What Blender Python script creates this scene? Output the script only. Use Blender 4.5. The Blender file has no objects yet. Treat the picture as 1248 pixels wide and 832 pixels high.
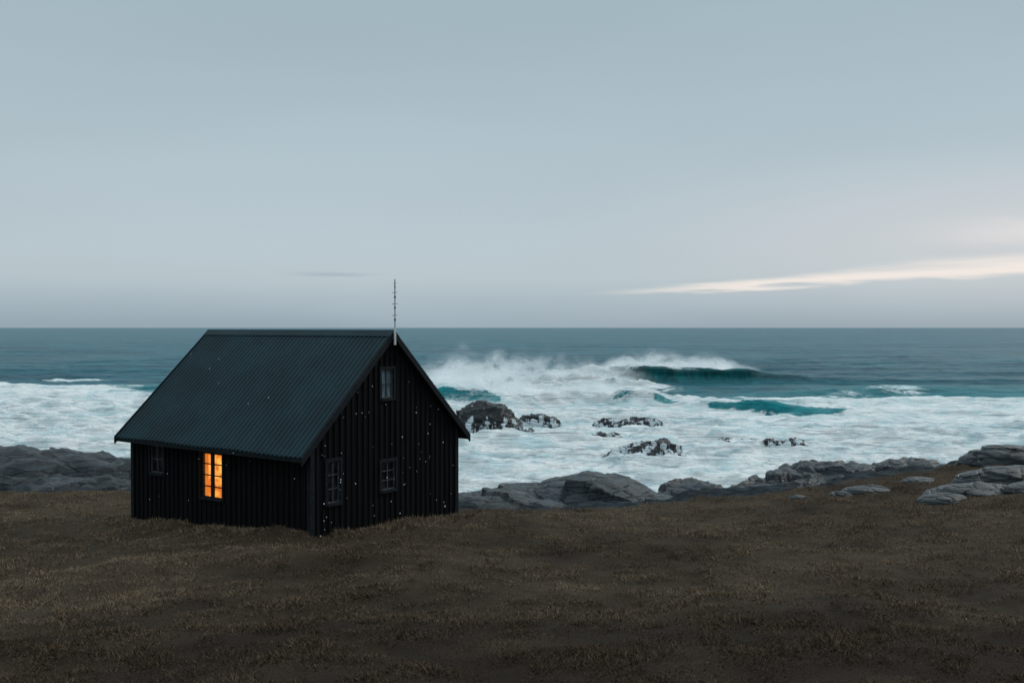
import bpy, bmesh, math, random
import numpy as np
from mathutils import Vector
random.seed(4); rng=np.random.default_rng(7)
S=bpy.context.scene
S.view_settings.view_transform='Standard'; S.view_settings.look='None'; S.view_settings.exposure=0

# ---------------------------------------------------------------- noise
P=rng.permutation(256); R=rng.uniform(-1,1,256)
def vn(x,y,z=0.0):
    x,y,z=np.broadcast_arrays(np.asarray(x,float),np.asarray(y,float),np.asarray(z,float))
    xi=np.floor(x).astype(np.int64); yi=np.floor(y).astype(np.int64); zi=np.floor(z).astype(np.int64)
    fx=x-xi; fy=y-yi; fz=z-zi
    fx=fx*fx*(3-2*fx); fy=fy*fy*(3-2*fy); fz=fz*fz*(3-2*fz)
    def h(i,j,k): return R[P[(P[(P[(xi+i)&255]+yi+j)&255]+zi+k)&255]]
    def L(a,b,t): return a+(b-a)*t
    return L(L(L(h(0,0,0),h(1,0,0),fx),L(h(0,1,0),h(1,1,0),fx),fy),
             L(L(h(0,0,1),h(1,0,1),fx),L(h(0,1,1),h(1,1,1),fx),fy),fz)
def fbm(x,y,z=0.0,o=4):
    s=0;a=1.0;f=1.0
    for i in range(o):
        s=s+a*vn(x*f+17.3*i,y*f+5.1*i,np.asarray(z)*f+3.7*i); a*=.5; f*=2.03
    return s
def sst(e0,e1,x):
    t=np.clip((x-e0)/(e1-e0),0,1); return t*t*(3-2*t)

# ---------------------------------------------------------------- node helper
class NT:
    def __init__(s,tree): s.t=tree; s.n=tree.nodes; s.l=tree.links
    def new(s,typ,**k):
        nd=s.n.new(typ)
        for a,b in k.items(): setattr(nd,a,b)
        return nd
    def put(s,sock,v):
        if isinstance(v,bpy.types.NodeSocket): s.l.new(v,sock)
        else:
            if sock.type=='RGBA' and len(v)==3: v=(*v,1)
            sock.default_value=v
    def m(s,op,a,b=None,c=None,clamp=False):
        nd=s.new('ShaderNodeMath',operation=op,use_clamp=clamp)
        s.put(nd.inputs[0],a)
        if b is not None: s.put(nd.inputs[1],b)
        if c is not None: s.put(nd.inputs[2],c)
        return nd.outputs[0]
    def mr(s,v,a,b,c=0.,d=1.,smooth=True):
        nd=s.new('ShaderNodeMapRange',interpolation_type='SMOOTHSTEP' if smooth else 'LINEAR')
        for i,q in enumerate((v,a,b,c,d)): s.put(nd.inputs[i],q)
        return nd.outputs[0]
    def mix(s,f,a,b,typ='MIX'):
        nd=s.new('ShaderNodeMix',data_type='RGBA',blend_type=typ)
        s.put(nd.inputs[0],f); s.put(nd.inputs[6],a); s.put(nd.inputs[7],b); return nd.outputs[2]
    def coord(s,w='Object'): return s.new('ShaderNodeTexCoord').outputs[w]
    def map(s,v,scale=(1,1,1),rot=(0,0,0)):
        nd=s.new('ShaderNodeMapping'); s.put(nd.inputs[0],v); nd.inputs['Scale'].default_value=scale; nd.inputs['Rotation'].default_value=rot; return nd.outputs[0]
    def noise(s,v,scale,detail=4,rough=.55,dist=0):
        nd=s.new('ShaderNodeTexNoise'); s.put(nd.inputs['Vector'],v)
        nd.inputs['Scale'].default_value=scale; nd.inputs['Detail'].default_value=detail
        nd.inputs['Roughness'].default_value=rough; nd.inputs['Distortion'].default_value=dist
        return nd.outputs['Fac']
    def vor(s,v,scale,feat='DISTANCE_TO_EDGE'):
        nd=s.new('ShaderNodeTexVoronoi',feature=feat); s.put(nd.inputs['Vector'],v); nd.inputs['Scale'].default_value=scale; return nd.outputs[0]
    def attr(s,n,o='Fac'): return s.new('ShaderNodeAttribute',attribute_name=n).outputs[o]
    def bump(s,h,strength=.5,dist=.1,normal=None):
        nd=s.new('ShaderNodeBump'); s.put(nd.inputs['Height'],h); nd.inputs['Strength'].default_value=strength; nd.inputs['Distance'].default_value=dist
        if normal is not None: s.put(nd.inputs['Normal'],normal)
        return nd.outputs[0]
def mat(name):
    m=bpy.data.materials.new(name); m.use_nodes=True
    nt=NT(m.node_tree); b=nt.n['Principled BSDF']; return m,nt,b

def mesh_obj(name,verts,faces,material,smooth=False,attrs=None,parent=None):
    me=bpy.data.meshes.new(name)
    verts=np.asarray(verts,dtype=np.float32)
    if isinstance(faces,np.ndarray):
        nf,k=faces.shape
        me.vertices.add(len(verts)); me.vertices.foreach_set('co',verts.ravel())
        me.loops.add(nf*k); me.loops.foreach_set('vertex_index',faces.astype(np.int32).ravel())
        me.polygons.add(nf); me.polygons.foreach_set('loop_start',np.arange(0,nf*k,k,dtype=np.int32))
        me.update(calc_edges=True)
    else:
        me.from_pydata(verts.tolist(),[],faces); me.update()
    me.polygons.foreach_set('use_smooth',np.full(len(me.polygons),smooth))
    if attrs:
        for n,a in attrs.items():
            if a.ndim==1:
                at=me.attributes.new(n,'FLOAT','POINT'); at.data.foreach_set('value',a.astype(np.float32))
            else:
                at=me.attributes.new(n,'FLOAT_COLOR','POINT'); at.data.foreach_set('color',a.astype(np.float32).ravel())
    me.materials.append(material)
    ob=bpy.data.objects.new(name,me); S.collection.objects.link(ob)
    if parent: 
        ob.parent=parent; ob.matrix_parent_inverse=PINV
    return ob
def grid_faces(nr,nc):
    i=np.arange((nr-1)*(nc-1)); r=i//(nc-1); c=i%(nc-1); a=r*nc+c
    return np.stack([a,a+1,a+nc+1,a+nc],1)

# ================================================================ WORLD / SKY
w=bpy.data.worlds.new("World"); S.world=w; w.use_nodes=True
nt=NT(w.node_tree); bg=nt.n['Background']
SUN_EL,SUN_AZ=math.radians(32),math.radians(55)   # azimuth clockwise from +Y (view direction)
sky=nt.new('ShaderNodeTexSky',sky_type='NISHITA'); sky.sun_disc=False
sky.sun_elevation=SUN_EL; sky.sun_rotation=SUN_AZ
d=nt.coord('Generated'); sep=nt.new('ShaderNodeSeparateXYZ'); nt.l.new(d,sep.inputs[0])
X,Y,Z=sep.outputs
az=nt.m('ARCTAN2',X,Y)
el=nt.m('ARCSINE',Z)
cn=nt.noise(nt.map(d,(1.4,1.4,6)),1.3,4,.45)
cn2=nt.noise(nt.map(d,(3,3,34)),2.0,4,.55,.3)
elw=nt.m('ADD',el,nt.m('MULTIPLY',nt.m('SUBTRACT',cn,.5),.035))
ramp=nt.new('ShaderNodeValToRGB'); nt.l.new(nt.m('DIVIDE',elw,1.5708),ramp.inputs[0])
stops=[(0,(.315,.395,.455)),(.012,(.38,.47,.53)),(.03,(.48,.565,.61)),(.06,(.475,.56,.61)),(.12,(.43,.53,.585)),(.2,(.37,.48,.535)),(.35,(.60,.75,.82)),(1,(1.0,1.15,1.2))]
e=ramp.color_ramp.elements
e[0].position=stops[0][0]; e[0].color=(*stops[0][1],1); e[1].position=1; e[1].color=(*stops[-1][1],1)
for p,c in stops[1:-1]:
    q=e.new(p); q.color=(*c,1)
col=ramp.outputs[0]
mot=nt.mr(cn,.3,.7,.965,1.035)
vm=nt.new('ShaderNodeVectorMath',operation='SCALE'); nt.l.new(col,vm.inputs[0]); nt.l.new(mot,vm.inputs['Scale']); col=vm.outputs[0]
gl=nt.m('MULTIPLY',nt.mr(az,.0,.55,0,1),nt.mr(nt.m('ABSOLUTE',nt.m('SUBTRACT',el,.085)),.0,.10,1,0))
col=nt.mix(nt.m('MULTIPLY',gl,.5),col,(.70,.66,.66))
wob=nt.m('MULTIPLY',nt.m('SUBTRACT',cn2,.5),.020)
c0=nt.m('ADD',nt.m('MULTIPLY_ADD',az,.058,.0275),wob)
wd=nt.mr(az,.04,.5,.0014,.0075,False)
dist=nt.m('DIVIDE',nt.m('SUBTRACT',el,c0),wd)
below=nt.mr(dist,-1.0,-.1,0,1); above=nt.mr(dist,.2,2.4,1,0)
st=nt.m('MULTIPLY',nt.m('MULTIPLY',below,above),nt.mr(az,.06,.24,0,1))
st=nt.m('MULTIPLY',st,nt.mr(az,1.0,1.5,1,0))
col=nt.mix(nt.m('MULTIPLY',st,.88),col,(.92,.83,.77))
st2=nt.m('MULTIPLY',nt.mr(az,.36,.52,0,1),nt.mr(nt.m('ABSOLUTE',nt.m('SUBTRACT',el,nt.m('MULTIPLY_ADD',cn2,.03,.071))),0,.017,1,0))
col=nt.mix(nt.m('MULTIPLY',st2,.55),col,(.86,.80,.78))
wi=nt.m('MULTIPLY',nt.mr(nt.m('ABSOLUTE',nt.m('ADD',az,.18)),0,.06,1,0),nt.mr(nt.m('ABSOLUTE',nt.m('ADD',nt.m('SUBTRACT',el,.0525),nt.m('MULTIPLY',wob,.3))),0,.0035,1,0))
col=nt.mix(nt.m('MULTIPLY',wi,.45),col,(.27,.35,.43))
col=nt.mix(nt.mr(Z,-.02,-.001,1,0),col,(.12,.17,.2))
vs=nt.new('ShaderNodeVectorMath',operation='SCALE'); nt.l.new(col,vs.inputs[0]); vs.inputs['Scale'].default_value=10.0
fin=nt.mix(.97,sky.outputs[0],vs.outputs[0])
nt.l.new(fin,bg.inputs[0]); bg.inputs[1].default_value=.1

sl=bpy.data.lights.new('sun','SUN'); sl.energy=1.1; sl.angle=math.radians(15); sl.color=(1,.95,.88)
so=bpy.data.objects.new('sun',sl); S.collection.objects.link(so)
sd=Vector((math.sin(SUN_AZ)*math.cos(SUN_EL),math.cos(SUN_AZ)*math.cos(SUN_EL),math.sin(SUN_EL)))
so.rotation_euler=sd.to_track_quat('Z','Y').to_euler(); so.location=(30,30,40)

# ================================================================ TERRAIN
def edge(x):
    return np.interp(x,[-60,-30,-18,-8,0,8,18,30,60],[40,38.5,36,33,31,33,36,39,44])+.9*fbm(x/5.,0.3,0,3)
def ground_h(x,y):
    z=-5.22-.075*(y-24)
    r=np.clip((x-2)/16.,0,3.5); z=z+1.26*r**1.6/(1+.12*r**2)
    z=z+.13*fbm(x/5.,y/4.5,1.3,3)+.06*fbm(x/1.7,y/1.6,14.3,2)+.05*fbm(x/.9,y/.9,4.3,3)+.06*np.clip(vn(x/.36,y/.40,8),0,1)
    a=(x+4.92)*-.809+(y-24)*.588; b=(x+4.92)*.589+(y-24)*.808
    bump=np.exp(-((b+.55)/.45)**2)*sst(-1,.5,a)*sst(8.6,6.5,a)*(.16+.1*vn(x*1.3,y*1.3))
    bump=bump+np.exp(-((a+.45)/.4)**2)*sst(-.8,.6,b)*sst(6.4,5,b)*(.10+.08*vn(x*1.5,y*1.5))
    z=z+bump
    dd=np.clip(y-edge(x),0,None)
    z=z-np.where(dd<6,.06*dd**2,2.16+.72*(dd-6))
    rk=sst(.2,1.5,dd)
    z=z+rk*(.35*fbm(x/2.2,y/1.6,7.,4))
    return np.maximum(z,-15)
xs=np.concatenate([np.linspace(-70,-25,160)[:-1],np.linspace(-25,30,760)[:-1],np.linspace(30,75,140)]); ys=np.concatenate([np.linspace(-25,10,50),np.linspace(10.1,42,440)[:-1],np.linspace(42,62,70)])
XX,YY=np.meshgrid(xs,ys); ZZ=ground_h(XX,YY)
dd=YY-edge(XX)
rock_attr=sst(-.2,.9,dd+.5*fbm(XX/1.5,YY/1.5,2,3)).ravel()
def tone_h(x,y):   # large-scale vegetation tone: straw (1) vs dark heather/crowberry (0), plus painted foreground vignette
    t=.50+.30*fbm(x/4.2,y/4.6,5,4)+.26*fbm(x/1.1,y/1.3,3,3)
    t=t+.22*sst(20,30,y)*sst(2,-10,x)+.1*sst(19,27,y)-.34*sst(20,12.5,y)-.06*sst(5,14,x)  # nearest turf darkened: vignette shade painted into the tone
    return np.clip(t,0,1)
gm,nt,b=mat('dry_turf_and_rock')
co=nt.coord('Object'); fine=nt.noise(co,22,4,.7); med=nt.noise(co,1.6,5,.65,.2)
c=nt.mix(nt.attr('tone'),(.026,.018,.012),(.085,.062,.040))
c=nt.mix(nt.m('MULTIPLY',nt.mr(med,.5,.28),.5),c,(.018,.013,.010))
c=nt.mix(nt.mr(fine,.3,.7,.0,.5),c,(.018,.013,.010))
rkn=nt.noise(nt.map(co,(1,2.2,4)),1.2,8,.65,.3)
rc=nt.mix(nt.mr(rkn,.3,.7),(.007,.010,.013),(.042,.055,.065))
c=nt.mix(nt.attr('rock'),c,rc)
nt.l.new(c,b.inputs['Base Color']); b.inputs['Roughness'].default_value=.95; b.inputs['Specular IOR Level'].default_value=.1
nt.l.new(nt.bump(nt.m('ADD',fine,nt.m('MULTIPLY',med,2.)),.9,.05),b.inputs['Normal'])
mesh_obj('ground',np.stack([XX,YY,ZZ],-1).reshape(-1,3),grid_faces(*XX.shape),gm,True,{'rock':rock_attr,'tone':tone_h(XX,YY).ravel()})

# ---------------------------------------------------------------- grass blades
N=900000
gy=11*np.exp(rng.uniform(0,1,N)*math.log(42/11.)); gx=rng.uniform(-1,1,N)*(.6*gy+5)
e_=edge(gx)
a=(gx+4.92)*-.809+(gy-24)*.588; bb=(gx+4.92)*.589+(gy-24)*.808
keep=(gy<e_+.5+.5*vn(gx,gy))&~((a>-.02)&(a<7.5)&(bb>-.02)&(bb<5.65))
clump=fbm(gx*1.8,gy*1.8,9.,3); tuft=vn(gx/.36,gy/.40,8)
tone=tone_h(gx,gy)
keep&=(rng.uniform(0,1,N)<.60+.32*clump+.15*(tone-.4)+.28*tuft)
gx,gy,clump,a,bb,tone,tuft=[q[keep] for q in (gx,gy,clump,a,bb,tone,tuft)]
n=len(gx); gz=ground_h(gx,gy)-.01
near_house=((a>-1.1)&(a<8.4)&(bb>-1.2)&(bb<6.6))
ln=rng.uniform(.03,.085,n)*(1+.5*np.clip(clump,-.8,1)+.35*np.clip(tuft,-.5,1))*np.where(near_house,1.6,1.)
wd_=rng.uniform(.003,.0075,n)*(1+gy/22)
th=rng.uniform(0,2*np.pi,n); lean=rng.uniform(.4,2.2,n)
dx,dy=np.cos(th),np.sin(th); ex,ey=rng.normal(size=n),rng.normal(size=n); q=np.hypot(ex,ey)+1e-6; ex/=q; ey/=q
V=np.empty((n,3,3),np.float32)
V[:,0]=np.stack([gx-ex*wd_,gy-ey*wd_,gz],1); V[:,1]=np.stack([gx+ex*wd_,gy+ey*wd_,gz],1)
hz=ln*np.cos(np.arctan(lean)); V[:,2]=np.stack([gx+dx*ln*np.sin(np.arctan(lean)),gy+dy*ln*np.sin(np.arctan(lean)),gz+hz],1)
dark=np.array([.052,.034,.022]); light=np.array([.260,.188,.126]); rust=np.array([.125,.070,.038]); green=np.array([.05,.046,.026])
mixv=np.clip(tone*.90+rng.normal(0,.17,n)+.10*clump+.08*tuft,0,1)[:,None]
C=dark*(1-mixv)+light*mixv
rsel=rng.uniform(0,1,n)<(.16+.22*sst(2,12,gx)); C[rsel]=C[rsel]*.4+rust*.6
gs=rng.uniform(0,1,n)<.03; C[gs]=green
C=C*rng.uniform(.6,1.25,(n,1))
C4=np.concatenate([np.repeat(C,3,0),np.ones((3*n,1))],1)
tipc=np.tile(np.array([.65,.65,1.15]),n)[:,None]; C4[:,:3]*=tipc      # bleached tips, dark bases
grm,nt,b=mat('dry_grass'); b.inputs['Roughness'].default_value=.85; b.inputs['Specular IOR Level'].default_value=.1
nt.l.new(nt.attr('col','Color'),b.inputs['Base Color'])
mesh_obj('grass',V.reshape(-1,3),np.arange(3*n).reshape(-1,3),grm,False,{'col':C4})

# ================================================================ ROCKS
def rock_mat(name,wet):
    m,nt,b=mat(name); co=nt.coord('Object')
    n1=nt.noise(nt.map(co,(1,1.5,5),(.2,.1,.3)),.8,9,.66,.4); n2=nt.noise(co,9,6,.7)
    cr=nt.vor(nt.map(co,(.5,1.2,3.2),(.25,.1,.4)),.8)
    crk=nt.mr(cr,0,.035,1,0)
    if wet:
        c=nt.mix(nt.mr(n1,.3,.7),(.004,.006,.008),(.022,.028,.034))
        run=nt.noise(nt.map(co,(1.1,.9,.10),(0,.75,.0)),1.3,4,.6,.25)
        sep=nt.new('ShaderNodeSeparateXYZ'); nt.l.new(co,sep.inputs[0])
        low=nt.mr(sep.outputs[2],-11.8,-9.6,.13,-.06,False)
        f=nt.mr(nt.m('ADD',run,low),.57,.63)
        c=nt.mix(f,c,(.60,.67,.71)); b.inputs['Roughness'].default_value=.3
    else:
        c=nt.mix(nt.mr(n1,.34,.70),(.006,.009,.013),(.036,.052,.064))
        c=nt.mix(nt.m('MULTIPLY',nt.mr(n2,.54,.75),.35),c,(.075,.092,.10))
        c=nt.mix(nt.m('MULTIPLY',crk,.85),c,(.003,.004,.005)); nt.l.new(nt.mr(n1,.3,.7,.25,.55),b.inputs['Roughness'])
    nt.l.new(c,b.inputs['Base Color']); b.inputs['Specular IOR Level'].default_value=.4
    h=nt.m('ADD',nt.m('MULTIPLY',n1,1.6),nt.m('ADD',nt.m('MULTIPLY',n2,.22),nt.m('MULTIPLY',crk,-.5)))
    nt.l.new(nt.bump(h,.85,.18),b.inputs['Normal']); return m
dryrock=rock_mat('grey_granite',False); wetrock=rock_mat('wet_black_rock',True)
def ico(sub):
    bm=bmesh.new(); bmesh.ops.create_icosphere(bm,subdivisions=sub,radius=1)
    v=np.array([q.co[:] for q in bm.verts]); f=np.array([[q.index for q in p.verts] for p in bm.faces]); bm.free(); return v,f
IV,IF=ico(6)
def rock(name,parts,material,seed,amp=.28,ncell=45,strata=1.0):
    r=np.random.default_rng(seed); Vs=[];Fs=[];off=0
    for (cx,cy,cz,rx,ry,rz) in parts:
        v=IV.copy()
        v[:,2]=np.sign(v[:,2])*np.abs(v[:,2])**.85
        rad=np.array([rx,ry,rz]); p=v*rad
        ca,sa=math.cos(.35),math.sin(.35)
        def tr(w_):
            x=w_[...,0]*ca+w_[...,1]*sa; y=-w_[...,0]*sa+w_[...,1]*ca; z=w_[...,2]+.28*w_[...,0]
            return np.stack([x*.38,y*.95,z*2.6],-1)
        seeds=r.normal(size=(ncell,3)); seeds/=np.linalg.norm(seeds,axis=1)[:,None]; seeds*=rad
        q=p+np.stack([fbm(p[:,0]*.7,p[:,1]*.7,p[:,2]*.9+k*9+seed,3) for k in range(3)],1)*np.array([.5,.4,.18])
        D=np.linalg.norm(tr(q)[:,None]-tr(seeds)[None],axis=2)
        o=np.argsort(D,1)[:,:2]; d1=np.take_along_axis(D,o,1); g=d1[:,1]-d1[:,0]
        tilt=r.normal(size=(ncell,3))*.30*np.array([.6,.6,1.4]); lev=r.uniform(-1,1,ncell)
        k=o[:,0]; s=min(rx,ry)**.5*amp
        dis=s*(lev[k]+np.einsum('ij,ij->i',tilt[k],(q-seeds[k]))/max(.6,s*2.2))
        dis=np.clip(dis,-1.6*s,1.6*s)-s*.5*(1-sst(0,.06,g))
        lay=p[:,2]+.28*p[:,0]+.25*p[:,1]+.25*fbm(p[:,0]*.5,p[:,1]*.5,seed,3)
        ph=(lay*2.6)%1.0
        dis=dis+strata*s*.55*(np.abs(ph-.35)**.7-.4)
        nz=.45*s*fbm(p[:,0]*.7+seed,p[:,1]*.9,p[:,2]*2.2,5)+.14*s*fbm(p[:,0]*4,p[:,1]*4+seed,p[:,2]*9,3)
        nrm=v/rad; nrm/=np.linalg.norm(nrm,axis=1)[:,None]
        p=p+nrm*(dis*.55+nz)[:,None]
        Vs.append(p+np.array([cx,cy,cz])); Fs.append(IF+off); off+=len(p)
    return mesh_obj(name,np.concatenate(Vs),np.concatenate(Fs),material,True)
rock('rocky_headland',[(-26,46,-8.6,15,7,2.45),(-16,41,-8.3,6,3.5,1.6),(-27,40.5,-8.1,7,3,1.45),(-36,43,-8.2,9,5,2.2)],dryrock,1,.26,110,1.3)
rock('granite_outcrop',[(-.9,35.6,-7.05,2.6,2.4,1.05),(3.0,37.0,-6.85,2.5,2.6,1.2),(1.0,38.6,-7.3,3.0,2,1.1),(5.2,36.4,-6.95,1.7,1.8,.85),(.9,34.6,-6.8,1.5,1.3,.6)],dryrock,2,.15,12,.35)
rock('granite_outcrop',[(7.6,39.4,-7.4,2.2,2.6,1.2),(10.0,39.0,-7.2,1.9,2,.95),(8.6,37.2,-7.05,1.4,1.6,.8)],dryrock,3,.22,22,.7)
rock('granite_outcrop',[(14.0,42.6,-7.2,3.2,3.0,1.35),(17.6,42.6,-7.05,3.2,3,1.15),(11.8,40.6,-7.0,2.1,2,.9),(22.5,42,-6.6,4.5,3,1.1)],dryrock,5,.24,30,.8)
def gz_(x,y): return float(ground_h(np.array([x]),np.array([y]))[0])
rock('boulder',[(13.4,28.7,gz_(13.4,28.7)-.14,1.5,.9,.46),(15.4,30.2,gz_(15.4,30.2)-.10,1.9,1.0,.62),(12.3,28.0,gz_(12.3,28.0)-.16,.8,.6,.34),(15.3,28.2,gz_(15.3,28.2)-.14,1.3,.6,.36)],dryrock,8,.14,14,.5)
rock('boulder',[(18.6,35.8,gz_(18.6,35.6)-.12,2.4,1.2,.75)],dryrock,9,.14,14,.5)
rock('boulder',[(11.3,31.3,gz_(11.3,31.3)-.10,.8,.45,.26),(10.3,30.8,gz_(10.3,30.8)-.08,.4,.3,.2),(9.2,31.5,gz_(9.2,31.5)-.08,.35,.25,.17)],dryrock,10,.1,8,.5)
rock('boulder',[(13.9,33.4,gz_(13.9,33.4)-.1,.7,.4,.26),(17.5,32.6,gz_(17.5,32.6)-.12,.9,.5,.34)],dryrock,12,.12,8,.5)
SEA=-12.
for i,pp in enumerate([[(-3.4,112,-12.6,4.4,3.5,3.7),(.2,109,-12.7,3.6,2.4,2.1)],[(3.2,121,-12.5,3.0,1.8,1.8)],[(12.9,92,-12.4,3.2,2.3,1.65),(10.2,91,-12.4,2.2,1.2,.9)],
     [(9.7,104,-12.4,2.8,1.4,1.3)],[(15,118,-12.3,3.2,1.5,1.3),(12.0,119,-12.3,2.2,1.2,1.1)],[(23.0,100,-12.3,2.8,1.3,1.05),(27,98,-12.3,2.6,1.2,1.2)]]):
    rock('sea_rock',pp,wetrock,20+i,.32,24,1.2)

# ================================================================ SEA
rn=np.concatenate([np.geomspace(42,60,60)[:-1],np.geomspace(60,380,900)[:-1],np.geomspace(380,45000,330)])
an=np.radians(np.linspace(-47,47,860))
RR,AA=np.meshgrid(rn,an,indexing='ij'); SX=RR*np.sin(AA); SY=RR*np.cos(AA)
sx,sy=SX.ravel(),SY.ravel()
fade=sst(1500,500,sy)
warp=14*fbm(sx/70,sy/70,0,2)
H=.50*np.sin(2*np.pi*(sy+.12*sx+warp)/37)*(.7+.6*vn(sx/80,sy/50,3))*fade
H+=.26*np.sin(2*np.pi*(sy-.3*sx+warp*1.3)/16.5)*sst(700,300,sy)*(.6+.8*vn(sx/40,sy/30,8))
H+=.15*fbm(sx/5,sy/3,1,4)*sst(700,300,sy)
def prof(s,back,front): return np.where(s>0,np.exp(-(s/back)**2),np.exp(-(s/front)**2))
y1=207+.04*(sx-30)+3*vn(sx/22,2.2); A1=np.interp(sx,[-40,-8,10,18,26,46,53,64,90,140],[.2,1.4,2.4,3.4,4.3,3.9,2.8,1.8,1.5,.6])
A1=A1*(1+.08*fbm(sx/5,0.7,0,3)); w1=prof(sy-y1,13,4.2); H+=A1*w1
y2=np.interp(sx,[-30,-15,0,14,25,40,70],[152,150,153,154,150,134,131])+2.6*fbm(sx/9,5.5,0,3)
A2=np.interp(sx,[-40,-18,-12,-6,-2,3,12,17,22,25,29,34,42,50,80],[.3,.9,2.7,3.1,2.0,1.3,1.4,2.3,2.0,1.3,1.6,1.9,1.3,.6,.3])*(1+.22*fbm(sx/3.5,1.7,0,3))
w2=prof(sy-y2,7,3.4); H+=A2*w2
y4=232+.1*sx+4*vn(sx/30,9.5); H+=np.interp(sx,[40,70,130],[0,1.3,1.5])*prof(sy-y4,12,6)
y5=178+4*vn(sx/26,12.5); H+=np.interp(sx,[-130,-60,-30,30,60,130],[1.5,1.2,.6,.2,1.0,1.2])*prof(sy-y5,9,4)
y6=275+.05*sx+6*vn(sx/40,15.5); H+=.9*prof(sy-y6,14,8)
nz=fbm(sx/14,sy/9,3.,4); nzs=fbm(sx/5,sy/3.2,13.,4); nzb=fbm(sx/30,sy/12,21.,3)
yb=np.interp(sx,[-140,-100,-83,-72,-60,-45,-16,-6,4,14,19,27,36,48,60,90,140],[182,176,174,180,178,186,196,210,212,211,190,162,158,160,168,168,164])
F=sst(-12,10,yb-sy+9*nz)
part=sst(36,50,sx)*sst(104,122,sy+8*nz)+sst(24,32,sx)*sst(48,40,sx)*sst(118,130,sy+4*nz)
F=F*(1-.40*np.clip(part,0,1))
F=F*(1-.45*np.exp(-((sx-37)/10)**2-((sy-133)/7)**2))
F=F*(1-.20*sst(-48,-62,sx)*sst(130,160,sy+10*nz))
F=F*(1-.13*sst(.1,.9,nzs)-.10*sst(.0,.9,nzb))
F=np.maximum(F,np.exp(-((sx+98)/9)**2-((sy-213)/4)**2)*.75)
face1=np.exp(-((sy-(y1-2.8))/2.9)**2)*sst(12,21,sx)*sst(66,44,sx)
edge2=np.interp(sx,[-16,-12,-3,1,13,16,23,26,29,33,43,47],[0,1,1,0,0,1,1,.15,.3,.9,.8,0])
face2=np.exp(-((sy-(y2-1.8))/2.2)**2)*np.clip(edge2+.5*nzs*np.sign(edge2),0,1)
F=F*(1-.95*np.clip(face1*1.4,0,1))*(1-.82*np.clip(face2*1.5,0,1))
lip=np.exp(-((sy-(y1+2.4+.8*nzs))/2.4)**2)*sst(14,24,sx)*sst(50,42,sx); F=np.maximum(F,lip*.95)
lip2=np.exp(-((sy-(y2+1.6))/1.5)**2)*sst(-16,-10,sx)*sst(46,36,sx); F=np.maximum(F,lip2*.85)
lipL=np.exp(-((sy-y1)/9)**2)*sst(-14,-2,sx)*sst(22,16,sx); F=np.maximum(F,lipL)
imp=np.exp(-((sy-190-2*nz)/9)**2)*sst(-14,-4,sx)*sst(38,18,sx); F=np.maximum(F,imp)
for rx,ry,rr_ in [(-2.5,109,8),(3,121,5),(12.4,90,6),(9.9,103,4.5),(14,117,5),(25,98,6)]:
    F=np.maximum(F,np.exp(-(((sx-rx)/rr_)**2+((sy-ry)/(rr_*.8))**2)**2))
F=np.maximum(F,sst(98,72,sy)*.98)
turb=fbm(sx/3.2,sy/2.0,6.,5)
tz=sst(400,250,sy)
H+=F*.46*turb*tz+F*.60*np.clip(fbm(sx/8,sy/4.5,2,3),-.2,1)*tz
H+=F*.65*np.clip(np.sin(2*np.pi*(sy+.1*sx+10*fbm(sx/18,sy/18,1,3))/12),0,1)**2*sst(205,170,sy)*(.4+.8*np.clip(nzs+.5,0,1))
H+=imp*(.9+.9*turb)
turq=np.clip(np.maximum(face2*1.2,.65*sst(215,170,sy)*sst(-38,20,yb-sy+12)),0,1)
SYd=sy-np.clip(w1-.55,0,1)*A1*.9-np.clip(w2-.55,0,1)*A2*.9
wm,nt,b=mat('sea_water')
co=nt.coord('Object')
F_=nt.attr('foam'); T_=nt.attr('turq'); W_=nt.attr('face')
sw=nt.noise(nt.map(co,(.012,.06,1)),1,5,.6,.3)
chop=nt.noise(nt.map(co,(.22,.75,1)),1,6,.66,.3)
deep=nt.mix(nt.mr(sw,.35,.65),(.003,.060,.095),(.014,.135,.180))
deep=nt.mix(nt.mr(chop,.45,.65,0,.6),deep,(.030,.185,.235))
deep=nt.mix(nt.mr(chop,.5,.3,0,.6),deep,(.001,.036,.056))
deep=nt.mix(nt.m('MULTIPLY',T_,nt.mr(chop,.3,.7,.55,.95)),deep,(.010,.31,.345))
streak=nt.noise(nt.map(co,(1.2,.15,.5)),1,5,.65,.3)
deep=nt.mix(W_,deep,nt.mix(nt.mr(streak,.35,.7),(.001,.060,.070),(.004,.14,.150)))
n1=nt.noise(nt.map(co,(.16,.34,.3)),1,8,.66,1.0)
n3=nt.noise(nt.map(co,(.9,1.6,1)),1,6,.72,.5)
web=nt.m('MULTIPLY',nt.m('ABSOLUTE',nt.m('SUBTRACT',n1,.5)),3.0)
web2=nt.m('MULTIPLY',nt.m('ABSOLUTE',nt.m('SUBTRACT',nt.noise(nt.map(co,(.5,1.0,.5)),1,6,.65,1.2),.5)),2.4)
pat=nt.m('ADD',nt.m('MULTIPLY',web,.75),nt.m('MULTIPLY',web2,.5))
thr=nt.m('MULTIPLY_ADD',F_,1.42,-.17)
fo=nt.mr(nt.m('SUBTRACT',thr,pat),-.16,.14)
fo=nt.m('MULTIPLY',fo,nt.mr(F_,.03,.25))
wc=nt.m('MULTIPLY',nt.mr(nt.noise(nt.map(co,(.07,.28,1)),1,7,.7,.4),.715,.76),.5)
fo=nt.m('MAXIMUM',fo,wc)
big=nt.noise(nt.map(co,(.05,.16,.3)),1,5,.6,.6)
fcol=nt.mix(nt.mr(n1,.36,.56),(.64,.78,.82),(.94,.96,.96))  # bluish shadows inside the foam are mixed into its colour
fcol=nt.mix(nt.m('MULTIPLY',nt.mr(big,.48,.33),.5),fcol,(.50,.70,.75))
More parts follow.
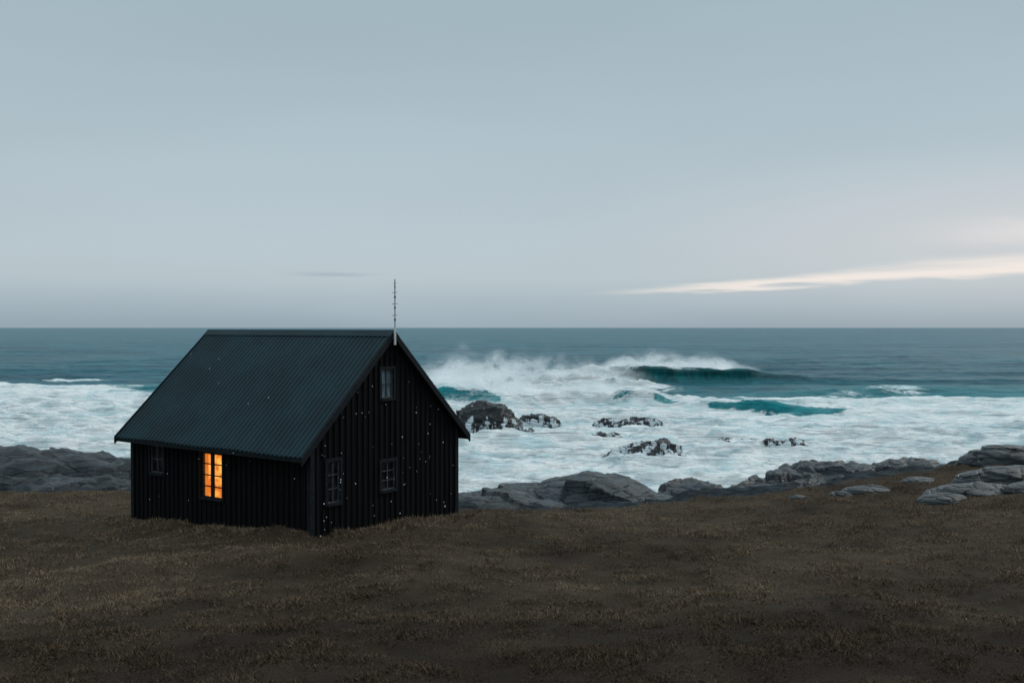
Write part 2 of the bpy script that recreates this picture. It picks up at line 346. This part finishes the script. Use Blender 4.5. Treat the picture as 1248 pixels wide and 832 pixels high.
fcol=nt.mix(nt.m('MULTIPLY',nt.mr(n3,.50,.35),.3),fcol,(.48,.66,.71))
basec=nt.mix(fo,deep,fcol); nt.l.new(basec,b.inputs['Base Color'])
nt.l.new(nt.m('MULTIPLY_ADD',fo,.5,.32),b.inputs['Roughness'])
nt.l.new(nt.m('MULTIPLY_ADD',fo,-.14,.17),b.inputs['Specular IOR Level']); b.inputs['IOR'].default_value=1.33
hh=nt.m('ADD',nt.m('MULTIPLY',chop,1.3),nt.m('ADD',nt.m('MULTIPLY',n3,.45),nt.m('MULTIPLY',sw,6)))
nt.l.new(nt.bump(hh,.85,1.0),b.inputs['Normal'])
fc=np.clip(face1*1.15,0,1)*(A1/4.1)
mesh_obj('sea',np.stack([sx,SYd,SEA+H],1),grid_faces(*SX.shape),wm,True,{'foam':np.clip(F,0,1),'turq':turq,'face':np.clip(fc,0,1)})

# ---------------------------------------------------------------- spray veils
def spray_mat():
    m,nt,b=mat('sea_spray'); nt.n.remove(b); out=nt.n['Material Output']; co=nt.coord('Object')
    h=nt.attr('h'); ed=nt.attr('edge')
    n=nt.noise(nt.map(co,(.16,.16,.28),(0,.5,0)),1,7,.6,.5); n2=nt.noise(co,1.3,5,.7)
    k=nt.m('ADD',n,nt.m('MULTIPLY',n2,.22))
    a=nt.mr(nt.m('SUBTRACT',k,nt.m('MULTIPLY',h,.36)),.24,.64)
    a=nt.m('MULTIPLY',nt.m('MULTIPLY',a,ed),nt.mr(h,.25,1,.78,0))
    df=nt.new('ShaderNodeBsdfDiffuse'); df.inputs[0].default_value=(.95,.96,.97,1)
    tl=nt.new('ShaderNodeBsdfTranslucent'); tl.inputs[0].default_value=(.95,.96,.97,1)
    mx=nt.new('ShaderNodeMixShader'); mx.inputs[0].default_value=.5; nt.l.new(df.outputs[0],mx.inputs[1]); nt.l.new(tl.outputs[0],mx.inputs[2])
    tr=nt.new('ShaderNodeBsdfTransparent'); m2=nt.new('ShaderNodeMixShader'); nt.l.new(a,m2.inputs[0]); nt.l.new(tr.outputs[0],m2.inputs[1]); nt.l.new(mx.outputs[0],m2.inputs[2])
    nt.l.new(m2.outputs[0],out.inputs[0]); return m
sm=spray_mat()
def spray(name,x0,x1,yf,zf,hf,layers,depth,seed):
    Vs=[];Fs=[];hs=[];es=[];off=0; nx,nz_=160,24
    for L in range(layers):
        u=np.linspace(0,1,nx); v=np.linspace(0,1,nz_); U,Vv=np.meshgrid(u,v)
        x=x0+(x1-x0)*U; hh_=hf(x)*(1-.12*L)
        y=yf(x)+L*depth+Vv**1.5*hh_*1.1+.7*vn(x/3,Vv*3,seed+L*3.)
        z=zf(x)+Vv*hh_*(1+.35*fbm(x/4,L*7.+seed,0,3))
        x=x+Vv*1.5+.6*vn(x/4,Vv*2,seed+L+40.)
        Vs.append(np.stack([x,y,z],-1).reshape(-1,3)); Fs.append(grid_faces(nz_,nx)+off); off+=nx*nz_
        hs.append(Vv.ravel()); es.append((sst(0,.18,U)*sst(1,.82,U)).ravel())
    mesh_obj(name,np.concatenate(Vs),np.concatenate(Fs),sm,True,{'h':np.concatenate(hs),'edge':np.concatenate(es)})
spray('sea_spray',16,54,lambda x:207.5+.04*(x-30)+3*vn(x/22,2.2),lambda x:SEA-.4+np.interp(x,[17,26,46,54],[3.4,4.2,3.8,2.6]),lambda x:np.interp(x,[16,24,34,44,54],[1.5,4.4,4.8,2.6,1.]),3,1.5,1)
spray('sea_spray',-22,30,lambda x:197+2*vn(x/9,3.3),lambda x:SEA+.6+0*x,lambda x:np.interp(x,[-22,-8,4,14,22,30],[7,9.5,8.5,6.4,4.6,2.]),4,3.,2)
spray('sea_spray',-28,24,lambda x:154+2*vn(x/9,5.5),lambda x:SEA+1.8+0*x,lambda x:np.interp(x,[-22,-10,0,8,20],[4.0,4.4,3.4,2.6,1.4]),2,2.,3)
spray('sea_spray',-90,-30,lambda x:166+2*vn(x/9,7.5),lambda x:SEA+.2+0*x,lambda x:1.8+0*x,1,2.,4)
spray('sea_spray',-9,1,lambda x:113.5+0*x,lambda x:SEA+.4+0*x,lambda x:4.0+0*x,1,1.,5)

# ================================================================ CABIN
C0=np.array([-4.92,24.0]); U=np.array([-.809,.588]); Vd=np.array([.589,.808])
LEN,GW=7.45,5.61; ZR=-.109; PITCH=.942; OE=.40; OG=.15
def Wp(a,b_,z):
    p=C0+a*U+b_*Vd; return (float(p[0]),float(p[1]),float(z))
cab=bpy.data.objects.new('black_cabin',None); S.collection.objects.link(cab); cab.location=Wp(LEN/2,GW/2,-5.4)
bpy.context.view_layer.update(); PINV=cab.matrix_world.inverted()
class MB:
    def __init__(s): s.v=[];s.f=[];s.t=[]
    def hexa(s,pts,tone=0.5):
        o=len(s.v); s.v+=pts; s.t+=[tone]*8
        s.f+=[[o,o+1,o+2,o+3],[o+4,o+7,o+6,o+5],[o,o+4,o+5,o+1],[o+1,o+5,o+6,o+2],[o+2,o+6,o+7,o+3],[o+3,o+7,o+4,o]]
    def box(s,a0,a1,b0,b1,z0,z1,tone=.5):
        s.hexa([Wp(a0,b0,z0),Wp(a1,b0,z0),Wp(a1,b1,z0),Wp(a0,b1,z0),Wp(a0,b0,z1),Wp(a1,b0,z1),Wp(a1,b1,z1),Wp(a0,b1,z1)],tone)
    def out(s,name,m,bevel=0,smooth=False):
        ob=mesh_obj(name,s.v,s.f,m,smooth,{'tone':np.array(s.t)} if len(s.t)==len(s.v) else None,cab)
        bm=bmesh.new(); bm.from_mesh(ob.data); bmesh.ops.recalc_face_normals(bm,faces=bm.faces); bm.to_mesh(ob.data); bm.free()
        if bevel:
            md=ob.modifiers.new('b','BEVEL'); md.width=bevel; md.segments=1
        return ob
ZB=-6.1
def under(b_): return ZR-.13-PITCH*abs(b_-GW/2)
bm_,nt,b=mat('black_tarred_boards'); co=nt.coord('Object')
g=nt.noise(nt.map(co,(14,14,.8)),1,6,.65,.3); g2=nt.noise(nt.map(co,(1.2,1.2,.6)),1,5,.6)
tn=nt.attr('tone')
c=nt.mix(nt.mr(g,.35,.7),(.0018,.0018,.002),(.006,.0065,.0075))
c=nt.mix(nt.m('MULTIPLY',tn,.5),c,(.008,.0085,.0095))
c=nt.mix(nt.m('MULTIPLY',nt.mr(g2,.6,.8),.4),c,(.016,.016,.017))
nt.l.new(c,b.inputs['Base Color']); b.inputs['Roughness'].default_value=.8; b.inputs['Specular IOR Level'].default_value=.1
nt.l.new(nt.bump(g,.6,.01),b.inputs['Normal'])
rm,nt,b=mat('dark_corrugated_metal'); co=nt.coord('Object')
g=nt.noise(nt.map(co,(.9,.9,.9)),1,6,.6); g2=nt.noise(nt.map(co,(7,7,7)),1,4,.6)
c=nt.mix(nt.mr(g,.3,.7),(.003,.018,.025),(.007,.030,.040)); c=nt.mix(nt.m('MULTIPLY',nt.mr(g2,.6,.8),.3),c,(.02,.045,.052))
nt.l.new(c,b.inputs['Base Color']); b.inputs['Roughness'].default_value=.55; b.inputs['Specular IOR Level'].default_value=.16
tm,nt,b=mat('black_trim'); b.inputs['Roughness'].default_value=.7; b.inputs['Specular IOR Level'].default_value=.15
n=nt.noise(nt.coord('Object'),12,4); nt.l.new(nt.mix(nt.mr(n,.3,.7),(.004,.006,.008),(.010,.015,.019)),b.inputs['Base Color'])
fm,nt,b=mat('weathered_window_bars'); n=nt.noise(nt.coord('Object'),15,4); nt.l.new(nt.mix(nt.mr(n,.3,.7),(.03,.034,.036),(.085,.09,.092)),b.inputs['Base Color']); b.inputs['Roughness'].default_value=.7
glm,nt,b=mat('dark_window_glass'); n=nt.noise(nt.coord('Object'),2.5,3); nt.l.new(nt.mix(nt.mr(n,.4,.6),(.004,.006,.008),(.02,.025,.03)),b.inputs['Base Color']); b.inputs['Roughness'].default_value=.06
nt.l.new(nt.bump(n,.15,.03),b.inputs['Normal'])
srm,nt,b=mat('sky_reflection_glass'); n=nt.noise(nt.map(nt.coord('Object'),(9,9,2)),1,3); nt.l.new(nt.mix(nt.mr(n,.35,.65),(.05,.09,.11),(.20,.29,.33)),b.inputs['Base Color']); b.inputs['Roughness'].default_value=.12  # pale sky reflection painted into the attic pane's base colour
inm,nt,b=mat('dark_interior'); n=nt.noise(nt.coord('Object'),3,2); nt.l.new(nt.mix(n,(.01,.01,.01),(.02,.018,.016)),b.inputs['Base Color'])

longwin=[(3.36,4.27,-4.55,-3.35),(5.94,6.56,-4.08,-3.32)]
gabwin=[(.52,.96,-4.38,-3.34),(2.45,2.99,-4.31,-3.56),(2.46,2.92,-1.87,-1.11)]
mb=MB()
def wall(L,wins,put,topf,step=.205,batten=.085):
    reg=list(np.arange(0,L,step))+[L]
    if reg[-1]-reg[-2]<.06: reg.pop(-2)
    apex=[GW/2] if topf(0)!=topf(GW/2) else []
    br=sorted(set([round(q,4) for q in reg+apex+[q for w_ in wins for q in w_[:2]]]))
    for i in range(len(br)-1):
        c0,c1=br[i],br[i+1]; mid=(c0+c1)/2
        tone=random.Random(int(mid/step)).random()
        zs=[ZB]
        for w_ in sorted([w_ for w_ in wins if w_[0]<mid<w_[1]],key=lambda q:q[2]): zs+= [w_[2],w_[3]]
        zs.append(None)
        for k in range(0,len(zs),2):
            z0,z1=zs[k],zs[k+1]
            put(mb,c0,c1,0,.05,z0,(topf(c0) if z1 is None else z1),(topf(c1) if z1 is None else z1),tone)
    for s_ in reg:
        c0,c1=s_-batten/2,s_+batten/2
        if c0<.03: c0=.03;c1=.03+batten
        if c1>L-.03: c1=L-.03; c0=c1-batten
        zs=[ZB]; hit=[w_ for w_ in wins if w_[0]-.09<c1 and c0<w_[1]+.09]
        for w_ in sorted(hit,key=lambda q:q[2]): zs+=[w_[2]-.085,w_[3]+.085]
        zs.append(None)
        for k in range(0,len(zs),2):
            z0,z1=zs[k],zs[k+1]
            pr=-.026-.008*random.random()
            put(mb,c0,c1,pr,-.001,z0,(topf(c0)-.004 if z1 is None else z1),(topf(c1)-.004 if z1 is None else z1),random.random())
def put_long(m_,c0,c1,d0,d1,z0,za,zb_,t): m_.hexa([Wp(c0,d0,z0),Wp(c1,d0,z0),Wp(c1,d1,z0),Wp(c0,d1,z0),Wp(c0,d0,za),Wp(c1,d0,zb_),Wp(c1,d1,zb_),Wp(c0,d1,za)],t)
def put_long_back(m_,c0,c1,d0,d1,z0,za,zb_,t): m_.hexa([Wp(c0,GW-d0,z0),Wp(c1,GW-d0,z0),Wp(c1,GW-d1,z0),Wp(c0,GW-d1,z0),Wp(c0,GW-d0,za),Wp(c1,GW-d0,zb_),Wp(c1,GW-d1,zb_),Wp(c0,GW-d1,za)],t)
def put_gab(m_,c0,c1,d0,d1,z0,za,zb_,t): m_.hexa([Wp(d0,c0,z0),Wp(d0,c1,z0),Wp(d1,c1,z0),Wp(d1,c0,z0),Wp(d0,c0,za),Wp(d0,c1,zb_),Wp(d1,c1,zb_),Wp(d1,c0,za)],t)
def put_gab_back(m_,c0,c1,d0,d1,z0,za,zb_,t): m_.hexa([Wp(LEN-d0,c0,z0),Wp(LEN-d0,c1,z0),Wp(LEN-d1,c1,z0),Wp(LEN-d1,c0,z0),Wp(LEN-d0,c0,za),Wp(LEN-d0,c1,zb_),Wp(LEN-d1,c1,zb_),Wp(LEN-d1,c0,za)],t)
wall(LEN,longwin,put_long,lambda s_:under(.05)); wall(LEN,[],put_long_back,lambda s_:under(.05))
wall(GW,gabwin,put_gab,lambda s_:under(s_)); wall(GW,[],put_gab_back,lambda s_:under(s_))
mb.out('walls',bm_,.004)
cb=MB(); zt=under(0)-.02
for (a_,b_) in [(0,0),(LEN,0),(0,GW),(LEN,GW)]:
    sa=-1 if a_==0 else 1; sb=-1 if b_==0 else 1
    cb.box(*sorted((a_+sa*.045,a_-sa*.09)),*sorted((b_+sb*.045,b_+sb*.0365)),ZB,zt)
    cb.box(*sorted((a_+sa*.045,a_+sa*.0365)),*sorted((b_+sb*.036,b_-sb*.09)),ZB,zt)
cb.out('corner_boards',tm)
rv=[];rf=[]; pitch_=.165; prof_=[(0,0),(.30,0),(.40,.028),(.62,.028),(.72,0)]
aa=[];hh_=[]
a0=-OG; a1=LEN+OG+.08
k=0
while a0+k*pitch_<a1:
    for f_,h_ in prof_:
        q=a0+(k+f_)*pitch_
        if q<=a1: aa.append(q); hh_.append(h_)
    k+=1
aa.append(a1); hh_.append(0)
nseg=10
for side in (0,1):
    for th_ in (0,1):
        o=len(rv)
        for j in range(nseg+1):
            t_=j/nseg; run=t_*(GW/2+OE)
            for q,h_ in zip(aa,hh_):
                bq=GW/2-run if side==0 else GW/2+run
                sag=.012*math.sin(q*1.9+side)*t_
                rv.append(Wp(q,bq,ZR-PITCH*run+(h_ if th_==0 else h_-.025)-sag))
        rf+= (grid_faces(nseg+1,len(aa))+o).tolist()
mesh_obj('roof',rv,rf,rm,False,None,cab)
dk=MB()
for sgn in (-1,1):
    def bq(r): return GW/2+sgn*r
    r1=GW/2+OE-.05
    pts=lambda a_,r,dz: Wp(a_,bq(r),ZR-PITCH*r-dz)
    dk.hexa([pts(-OG+.02,0.01,.14),pts(a1-.02,0.01,.14),pts(a1-.02,r1,.14),pts(-OG+.02,r1,.14),pts(-OG+.02,0.01,.03),pts(a1-.02,0.01,.03),pts(a1-.02,r1,.03),pts(-OG+.02,r1,.03)])
dk.out('roof_deck',tm)
bg_=MB()
for sgn in (-1,1):
    for aa0,aa1 in ((-OG-.035,-OG+.015),(a1-.015,a1+.035)):
        r0,r1=0.004,GW/2+OE+.03
        pts=lambda a_,r,dz: Wp(a_,GW/2+sgn*r,ZR-PITCH*r-dz)
        bg_.hexa([pts(aa0,r0,.17),pts(aa1,r0,.17),pts(aa1,r1,.17),pts(aa0,r1,.17),pts(aa0,r0,-.045),pts(aa1,r0,-.045),pts(aa1,r1,-.045),pts(aa0,r1,-.045)])
bg_.out('barge_boards',tm,.004)
fs=MB()
for sgn in (-1,1):
    r0=GW/2+OE-.045; z_=ZR-PITCH*r0
    b0,b1=sorted((GW/2+sgn*r0,GW/2+sgn*(r0+.025))); fs.box(-OG+.02,a1-.02,b0,b1,z_-.17,z_-.035)
fs.out('fascia',tm)
rc_=MB()
for sgn in (-1,1):
    pts=lambda a_,r,dz: Wp(a_,GW/2+sgn*r,ZR-PITCH*r+dz)
    rc_.hexa([pts(-OG-.04,0,.036),pts(a1+.04,0,.036),pts(a1+.04,.17,.034),pts(-OG-.04,.17,.034),pts(-OG-.04,0,.05),pts(a1+.04,0,.05),pts(a1+.04,.17,.044),pts(-OG-.04,.17,.044)])
rc_.out('ridge_cap',rm)
fr=MB(); bars=MB(); gl=MB(); gl2=MB()
def window(wn,side,cols,rows,lit=False,glass=None):
    c0,c1,z0,z1=wn
    def B(m_,p0,p1,d0,d1,q0,q1,t=.5):
        if side=='long': m_.box(p0,p1,d0,d1,q0,q1,t)
        else: m_.box(d0,d1,p0,p1,q0,q1,t)
    tr=.06 if lit else .075
    B(fr,c0-tr,c0,-.05,.06,z0-tr,z1+tr); B(fr,c1,c1+tr,-.05,.06,z0-tr,z1+tr)
    B(fr,c0,c1,-.05,.06,z1,z1+tr); B(fr,c0,c1,-.075,.06,z0-tr,z0)
    target=fr if lit else bars
    sf=.03 if lit else .024
    B(target,c0+.002,c0+sf,.0,.045,z0+.002,z1-.002); B(target,c1-sf,c1-.002,.0,.045,z0+.002,z1-.002)
    B(target,c0+sf,c1-sf,.0,.045,z1-sf,z1-.002); B(target,c0+sf,c1-sf,.0,.045,z0+.002,z0+sf)
    for i in range(1,cols):
        x=c0+(c1-c0)*i/cols; wdt=.12 if lit else .016
        B(target,x-wdt/2,x+wdt/2,-.004,.044,z0+sf,z1-sf)
    hb=.014 if lit else .008
    for j in range(1,rows):
        z=z0+(z1-z0)*j/rows
        ed=[c0+sf]+[c0+(c1-c0)*i/cols for i in range(1,cols)]+[c1-sf]
        for i in range(cols):
            l=ed[i]+(.061 if (lit and i>0) else .009 if i>0 else 0); r=ed[i+1]-(.061 if (lit and i<cols-1) else .009 if i<cols-1 else 0)
            B(target,l,r,.004,.040,z-hb,z+hb)
    if not lit: B(glass or gl,c0+.003,c1-.003,.050,.056,z0+.003,z1-.003)
window(longwin[0],'long',2,4,True); window(longwin[1],'long',2,2)
window(gabwin[0],'gab',2,3); window(gabwin[1],'gab',2,3); window(gabwin[2],'gab',2,2,False,gl2)
fr.out('window_casings',tm,.003); bars.out('window_bars',fm); gl.out('window_glass',glm); gl2.out('attic_window_glass',srm)
em,nt,b=mat('lamplit_room'); co=nt.coord('Object')
n=nt.noise(nt.map(co,(1,1,1.3)),2.6,4,.6)
c=nt.mix(nt.mr(n,.35,.62),(.80,.15,.010),(1.,.42,.07))
b.inputs['Base Color'].default_value=(.3,.15,.05,1); nt.l.new(c,b.inputs['Emission Color']); nt.l.new(nt.mr(n,.3,.7,.7,1.35),b.inputs['Emission Strength'])
rmb=MB(); c0,c1,z0,z1=longwin[0]; rmb.box(c0-.12,c1+.12,.26,.28,z0-.2,z1+.2); rmb.out('lamplit_room_wall',em)
cm,nt,b=mat('curtain'); co=nt.coord('Object'); n=nt.noise(nt.map(co,(18,18,1)),1,3)
b.inputs['Base Color'].default_value=(.5,.3,.12,1); nt.l.new(nt.mix(n,(.6,.10,.008),(.95,.30,.03)),b.inputs['Emission Color']); b.inputs['Emission Strength'].default_value=.7
cv=[];cf=[]
for (s0,s1) in ((c1-.13,c1-.02),(c0+.02,c0+.08)):
    o=len(cv); m_=20
    for j in (0,1):
        for i in range(m_):
            q=s0+(s1-s0)*i/(m_-1); cv.append(Wp(q,.12+.02*math.sin(i*1.6),z0 if j==0 else z1))
    cf+=(grid_faces(2,m_)+o).tolist()
mesh_obj('curtains',cv,cf,cm,True,None,cab)
il=MB(); 
il.box(c0-.14,c0-.12,.07,.26,z0-.2,z1+.2); il.box(c1+.12,c1+.14,.07,.26,z0-.2,z1+.2); il.box(c0-.12,c1+.12,.07,.26,z1+.2,z1+.22)
il.out('room_lining',inm)
sl_=MB(); sl_.box(c0+.62,c0+.70,.14,.2,z0,z0+.13); sl_.box(c0+.64,c0+.68,.15,.19,z0+.13,z0+.19); sl_.out('sill_jug',inm)

def tube(name,pts,rad,m_,seg=10):
    v=[];f=[]
    for (p0,p1,r) in pts:
        p0=Vector(p0);p1=Vector(p1); d_=(p1-p0).normalized(); q=d_.orthogonal().normalized(); w_=d_.cross(q); o=len(v)
        for p_ in (p0,p1):
            for i in range(seg):
                an_=2*math.pi*i/seg; v.append(tuple(p_+(q*math.cos(an_)+w_*math.sin(an_))*r))
        for i in range(seg): f.append([o+i,o+(i+1)%seg,o+seg+(i+1)%seg,o+seg+i])
        f.append([o+i for i in range(seg)][::-1]); f.append([o+seg+i for i in range(seg)])
    return mesh_obj(name,v,f,m_,False,None,cab)
am,nt,b=mat('galvanised_antenna'); n=nt.noise(nt.coord('Object'),8,3); nt.l.new(nt.mix(n,(.12,.13,.14),(.25,.26,.27)),b.inputs['Base Color']); b.inputs['Metallic'].default_value=.4; b.inputs['Roughness'].default_value=.5
pm,nt,b=mat('white_mast_foot'); n=nt.noise(nt.coord('Object'),8,3); nt.l.new(nt.mix(n,(.5,.5,.5),(.75,.75,.75)),b.inputs['Base Color'])
ma,mbb=-OG-.075,GW/2-.03
T=[(Wp(ma,mbb,-.1),Wp(ma,mbb,1.28),.014)]
for z_,l_,r_ in [(.18,.05,.03),(.32,.10,.012),(.50,.06,.028),(.62,.13,.010),(.78,.05,.03),(.92,.11,.010),(1.05,.04,.02),(1.16,.08,.008)]:
    if l_<.065: T.append((Wp(ma,mbb,z_),Wp(ma,mbb,z_+.05),r_))
    else: T.append((Wp(ma-.2*l_,mbb-l_,z_),Wp(ma+.2*l_,mbb+l_,z_+.02),r_))
tube('antenna',T,0,am)
tube('mast_foot',[(Wp(ma,mbb,-.46),Wp(ma,mbb,.02),.03)],0,pm)

fv=[];ff=[]; r=np.random.default_rng(11)
I1,F1=ico(1)
for i in range(85):
    if i<62:
        q=r.uniform(.2,GW-.2); z=r.uniform(-5.3,under(q)-.15); p_=np.array(Wp(-.045-abs(r.normal())*.02,q,z)); s_=r.choice([.007,.010,.014,.02],p=[.4,.35,.18,.07])
    else:
        p_=np.array(Wp(r.uniform(-1.2,LEN),r.uniform(-1.2,-.1),0)); p_[2]=r.uniform(-5.3,-.5); s_=r.uniform(.005,.010)
    fv.append(I1*np.array([1,1,r.uniform(.8,2.2)])*s_+p_); ff.append(F1+i*len(I1))
fmn,nt,b=mat('foam_fleck'); n=nt.noise(nt.coord('Object'),30,2); nt.l.new(nt.mix(n,(.7,.74,.76),(.85,.87,.88)),b.inputs['Base Color']); b.inputs['Roughness'].default_value=.9
mesh_obj('foam_flecks',np.concatenate(fv),np.concatenate(ff),fmn,True)

# ================================================================ CAMERA
cd=bpy.data.cameras.new('camera'); cd.sensor_width=36; cd.lens=36*1200/1248; cd.clip_end=80000; cd.clip_start=.1
cam=bpy.data.objects.new('camera',cd); S.collection.objects.link(cam); cam.location=(0,0,0)
cam.rotation_euler=(math.radians(90-.81),0,0); S.camera=cam
